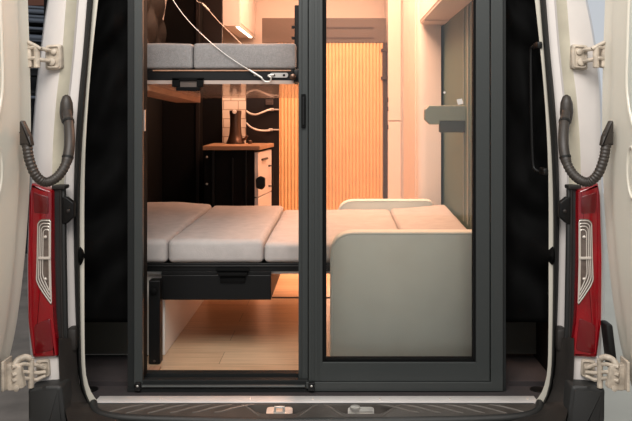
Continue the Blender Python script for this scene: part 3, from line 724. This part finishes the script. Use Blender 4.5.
KY0, KY1, KX = 4.05, 4.385, -.442
kt = thing('kitchen_unit', 'low kitchen unit with black end panel and pale drawer fronts', 'kitchen cabinet', loc=(-.65, 4.3, 0))
kb = obj('carcass', B(X(204, KY0), KX - .02, KY0, KY1, .001, .720, .001), 'black', kt)
bm = bmesh.new(); kd = KY0 - .012
for a, b, c, e in ((212, 214, 150, 206), (232, 233, 158, 206), (245, 246.5, 150, 206)): pbox(bm, a, b, c, e, kd, KY0, .001)
obj('end_panel_batten', bm, 'matblack', kt)
for q in (157, 184):
    bm = bmesh.new(); lathe(bm, [(.006, 0), (.006, -.004), (.003, -.006)], P(207, q, KY0), 'y', 12); obj('end_panel_stud', bm, 'lensrib', kt)
for z0, z1 in ((.47, .708), (.25, .465), (.02, .245)):
    dw = obj('drawer_front', B(KX - .02, KX, KY0 + .005, KY1 - .01, z0, z1, .002), 'cab', kt)
    if z0 == .47:
        bm = bmesh.new(); y = 4.30; tube(bm, [Vector((KX, y, .618)), Vector((KX + .022, y, .618)), Vector((KX + .022, y, .505)), Vector((KX, y, .505))], .006, 8); obj('drawer_handle', bm, 'matblack', dw)
    if z0 == .47:
        bm = bmesh.new(); box(bm, KX, KX + .012, 4.12, 4.24, .660, .671, .003); obj('drawer_grip', bm, 'taupedark', dw)
bm = bmesh.new(); pts = rnd([(255.5, 179), (260, 176), (265, 178), (265, 187), (262, 190), (256, 188)], 1.5)
prism(bm, pp(pts, 4.02), .02, .003); tw = tag(obj('dark_recess', bm, 'matblack', None, True), 'small black piece standing in for a dark recess at the end of the kitchen drawers', 'slab')  # added black piece in place of a dark recess
bm = bmesh.new(); box(bm, X(203, KY0), KX + .012, KY0 - .015, KY1 + .0, .7215, .744, .003)
tag(obj('worktop', bm, 'worktop', None), 'oak worktop on the kitchen unit below the tiles', 'worktop')
for o in list(kt.children) + [g for c in kt.children for g in c.children] + [COL.objects['worktop']]:
    for v in o.data.vertices:                      # the unit's front runs slightly askew to the aisle
        if v.co.x > -.5: v.co.x += (v.co.y - KY0) * .13
WD = 4.40
bm = bmesh.new(); box(bm, X(222.5, WD), X(246, WD), WD, WD + .03, .7, 1.28); tag(obj('tiled_splashback', bm, 'tile'), 'narrow white tiled wall strip above the worktop', 'tiles')
fc = thing('kitchen_tap', 'dark bronze tap with flared base standing on the worktop', 'tap', loc=(X(235.5, 4.29), 4.29, .744))
c = (X(235.5, 4.29), 4.29, 0)
bm = bmesh.new(); lathe(bm, [(.052, .7445), (.052, .750), (.043, .77), (.035, .80), (.031, .85), (.031, .89), (.034, .915), (.034, .93), (.02, .935)], c, n=24); obj('tap_body', bm, 'faucet', fc, True)
bm = bmesh.new(); tube(bm, catmull([Vector((c[0] + .025, 4.28, .765)), Vector((c[0] + .055, 4.27, .772)), Vector((c[0] + .07, 4.26, .79))], 4), .008, 8); obj('tap_lever', bm, 'faucet', fc, True)
bm = bmesh.new(); lathe(bm, [(.012, 0), (.012, -.008), (.006, -.01)], (c[0], 4.253, .925), 'y', 14); obj('tap_button', bm, 'hose', fc, True)
bm = bmesh.new(); lathe(bm, [(.012, .7445), (.012, .76), (.006, .765)], (c[0] + .085, 4.27, 0), n=14); tag(obj('sink_plug', bm, 'faucet', None, True), 'tiny dark knob on the worktop beside the tap', 'knob')
sb = thing('service_board', 'dark board with two pale water hoses beside the tiles', 'service panel', loc=(-.48, 4.62, .7))
obj('board', B(X(246, WD), X(279, WD), WD, WD + .03, .001, 1.28, .001), 'brown', sb)
for pth, end in (([(246.5, 111), (250, 113.5), (256, 114.5), (263, 112), (268, 110), (272, 109.7)], (271, 279, 109.6)), ([(246.5, 123), (250, 126.5), (256, 129.5), (263, 130.6), (272, 130.2)], (270, 279, 129.8))):
    bm = bmesh.new(); n = len(pth); tube(bm, catmull([P(a, b, WD - .012 - .03 * math.sin(math.pi * i / (n - 1))) for i, (a, b) in enumerate(pth)], 6), .0052, 10); h = obj('water_hose', bm, 'hose', sb, True)
    bm = bmesh.new(); tube(bm, [P(end[0] - 1, end[2], WD - .014), P(end[0] + 2.5, end[2], WD - .014)], .009, 10); tube(bm, [P(end[0] + 2, end[2], WD - .014), P(end[1], end[2], WD - .014)], .0045, 10); obj('hose_connector', bm, 'steel', h, True)
bm = bmesh.new(); pbox(bm, 265.5, 273, 99.5, 105, WD - .012, WD, .002); so = obj('socket', bm, 'socket', sb)
bm = bmesh.new(); pbox(bm, 267, 271.5, 101, 102.2, WD - .014, WD - .011); obj('socket_rim', bm, 'taupe', so)

oc = thing('overhead_cabinet', 'cream overhead cabinet above the kitchen with a lit strip underneath', 'overhead cabinet', loc=(-.73, 5, 1.43))
obj('cabinet_body', B(X(222, 4.5), X(240, 4.5), 4.5, 5.28, 1.432, 1.915, .002), 'cab', oc)
bm = bmesh.new(); box(bm, X(235.5, 4.5), X(238, 4.5), 4.53, 5.2, 1.427, 1.4315); obj('light_strip', bm, 'led', oc)
bm = bmesh.new(); box(bm, X(240, 4.5), X(240, 4.5) + .004, 4.51, 4.86, 1.45, 1.91); box(bm, X(240, 4.5), X(240, 4.5) + .004, 4.87, 5.27, 1.45, 1.91); obj('cabinet_door', bm, 'cab', oc)

# tambour cupboard straight ahead
TD = 5.0
tc = thing('tambour_cupboard', 'tall cupboard with ribbed oak tambour door and taupe vented header', 'cupboard', loc=(-.06, TD, 0))
bm = bmesh.new(); x0, x1 = X(277, TD), X(383.2, TD); n = 31; seg = 6; top = []; 
for i in range(n * seg + 1):
    t = i / seg; u = t - math.floor(t)
    x = x0 + (x1 - x0) * t / n
    top.append((x, TD - .011 * math.sqrt(max(0, 1 - (2 * u - 1) ** 2)) if i % seg else TD))
loft(bm, [[Vector((a, b, z)) for a, b in top] for z in (.002, .5, 1.0, Z(43, TD))])
loft(bm, [[Vector((a, b, Z(43, TD))) for a, b in top], [Vector((a, TD + .02, Z(43, TD))) for a, b in top]])
obj('tambour_door', bm, 'tambour', tc, True)
obj('carcass', B(X(277, TD), X(386, TD), TD + .012, TD + .03, .001, Z(18, TD), .001), 'taupe', tc)
hp = obj('vent_header', PB(262, 386, 18, 43, TD - .012, TD + .012, .002), 'taupe', tc)
bm = bmesh.new()
for q in (28, 38.2): pbox(bm, 300, 374, q - .9, q + .9, TD - .0135, TD - .011)
obj('vent_slot', bm, 'taupedark', hp)
obj('door_frame', PB(383.2, 387, 43, 215, TD - .015, TD + .012), 'taupedark', tc)
bm = bmesh.new(); pbox(bm, 382.5, 386, 49, 79, TD - .03, TD - .01, .002)
for q in (50, 78): pbox(bm, 381, 387.5, q - 1.5, q + 1.5, TD - .035, TD - .01, .002)
obj('pull_handle', bm, 'taupedark', tc)
struct('wall_back', B(-1.0, .76, TD + .31, TD + .35, .001, 1.915), 'wallwarm')

# right-hand cabinets
t1 = thing('tall_cabinet', 'narrow cream tall cabinet right of the tambour door', 'cabinet', loc=(.34, 5, 0))
obj('carcass', B(X(387.5, TD), .42, 4.93, 5.28, .001, 1.91, .002), 'cab', t1)
for za, zb in ((.02, Z(121.5, 4.92)), (Z(120.5, 4.92), 1.9)):
    dm = obj('cabinet_door', B(X(388, 4.92), X(401, 4.92), 4.915, 4.93, za, zb, .002), 'cab', t1)
    bm = bmesh.new()
    for z in ((zb - .05) if za < .1 else za + .12, za + .06): box(bm, X(387.2, 4.92), X(388.3, 4.92), 4.91, 4.93, z, z + .03)
    obj('door_hinge', bm, 'taupedark', dm)
t2 = thing('tall_cabinet', 'wide cream tall cabinet behind the right end of the bed', 'cabinet', loc=(.45, 4.3, 0))
x2 = X(418, 3.99)
pts = rnd([(x2, 3.99), (.525, 3.99), (.525, 4.91), (x2, 4.91)], [.05, 0, 0, 0], 8)
bm = bmesh.new(); prism(bm, [Vector((a, b, .001)) for a, b in pts], 1.91, axis=(0, 0, 1)); obj('carcass', bm, 'cab', t2, True)
bm = bmesh.new(); box(bm, x2 - .003, x2, 4.10, 4.49, .03, 1.88); obj('cabinet_door', bm, 'cab', t2)
bm = bmesh.new(); box(bm, x2 - .003, x2, 4.50, 4.88, .03, 1.88); obj('cabinet_door', bm, 'cab', t2)
bm = bmesh.new(); box(bm, .54, .758, 2.98, 5.28, .001, 1.385); wp = tag(obj('side_wall_panel', bm, 'cabgrey'), 'grey-green wall panel at the far right behind the glass', 'wall panel')
bm = bmesh.new(); box(bm, .535, .54, 3.2, 3.23, .45, 1.38); box(bm, .535, .54, 3.32, 3.335, .45, 1.38); obj('panel_strip', bm, 'bracket', wp)
o2 = thing('overhead_cabinet', 'cream overhead cabinet high on the right above the bed', 'overhead cabinet', loc=(.58, 3.4, 1.39))
xo = X(420, 3.98)
obj('cabinet_body', B(xo, .757, 2.90, 3.98, 1.387, 1.915, .003), 'cab', o2)
bm = bmesh.new(); box(bm, xo + .004, .74, 3.80, 3.97, 1.381, 1.3868, .002); obj('bottom_lip', bm, 'cab', o2)
bm = bmesh.new(); box(bm, xo - .004, xo, 2.92, 3.42, 1.40, 1.9); obj('cabinet_door', bm, 'cab', o2)
bm = bmesh.new(); box(bm, xo - .004, xo, 3.43, 3.97, 1.40, 1.9); obj('cabinet_door', bm, 'cab', o2)
bt = thing('swivel_bracket', 'grey-green wall arm with chamfered end in front of the right wall panel', 'bracket', loc=(.5, 3.3, .9))
bd = 3.3
bm = bmesh.new(); pts = [(425, 110), (429.5, 105.5), (474, 105.5), (474, 121), (440, 121), (440, 124.5), (430, 124.5), (425, 119.5)]
prism(bm, pp(pts, bd), .05, .004); obj('arm_plate', bm, 'bracket', bt)
bm = bmesh.new(); pbox(bm, 440, 474, 121, 132.5, bd + .005, bd + .05, .003); obj('arm_underside', bm, 'bracketd', bt)

# ------------------------------------------------------------------ garage glimpsed past the left pillar
rk = thing('storage_rack', 'dark storage rack of pipes glimpsed left of the van body', 'rack', loc=(-3.05, 7.6, GZ))
for xx in (-3.7, -2.45): obj('rack_post', B(xx - .03, xx + .03, 7.5, 7.56, GZ, 2.6), 'garage', rk)
for y in (9, 22, 31, 44, 74, 92, 108):
    z = Z(y, 7.5); obj('rack_shelf', B(-3.73, -2.42, 7.5, 7.95, z - .012, z + .012), 'garage', rk)
obj('rack_board', B(-3.73, -2.42, 7.5, 7.95, Z(5.5, 7.5), Z(-4, 7.5)), 'rust', rk)
for k, (y, r) in enumerate(((8, .018), (12, .03), (17, .02), (21, .03), (29, .02), (38, .035), (41, .015), (68, .02), (98, .02))):
    bm = bmesh.new(); z = Z(y, 7.46); tube(bm, [Vector((-3.72, 7.46, z + .05)), Vector((-2.43, 7.46, z - .03))], r * .8, 10); obj('rack_pipe', bm, 'rackmetal', rk, True)

settle()

# ------------------------------------------------------------------ light
def area(name, loc, rot, sx, sy, e, col):
    l = bpy.data.lights.new(name, 'AREA'); l.shape = 'RECTANGLE'; l.size = sx; l.size_y = sy; l.energy = e; l.color = col
    o = bpy.data.objects.new(name, l); o.location = loc; o.rotation_euler = rot; COL.objects.link(o); return o
WARM = (1, .55, .355)
area('ceiling_lamp_front', (-.05, 4.40, 1.90), (0, 0, 0), 1.0, 1.0, 29, WARM)
area('ceiling_lamp_middle', (.14, 3.5, 1.90), (0, 0, 0), .5, .8, 36, WARM)
area('kitchen_strip', (X(237, 4.5), 4.87, 1.42), (0, 0, 0), .03, .6, 3, WARM)
area('low_floor_fill', (.0, 4.6, .3), (0, 0, 0), .3, .4, 5, WARM)  # added low fill for the floor beyond the bed, no visible source
area('exterior_fill', (-.4, .1, 3.0), (math.radians(40), 0, 0), 2.6, 1.6, 150, (1, .955, .90))  # added soft fill high behind the camera, source unseen
w = bpy.data.worlds.new('world'); SC.world = w; w.use_nodes = True
bg = w.node_tree.nodes['Background']; bg.inputs['Color'].default_value = (.86, .90, .95, 1); bg.inputs['Strength'].default_value = .65

vs = SC.view_settings; vs.view_transform = 'Standard'; vs.look = 'None'; vs.gamma = 1; vs.use_curve_mapping = False; vs.exposure = 0.0
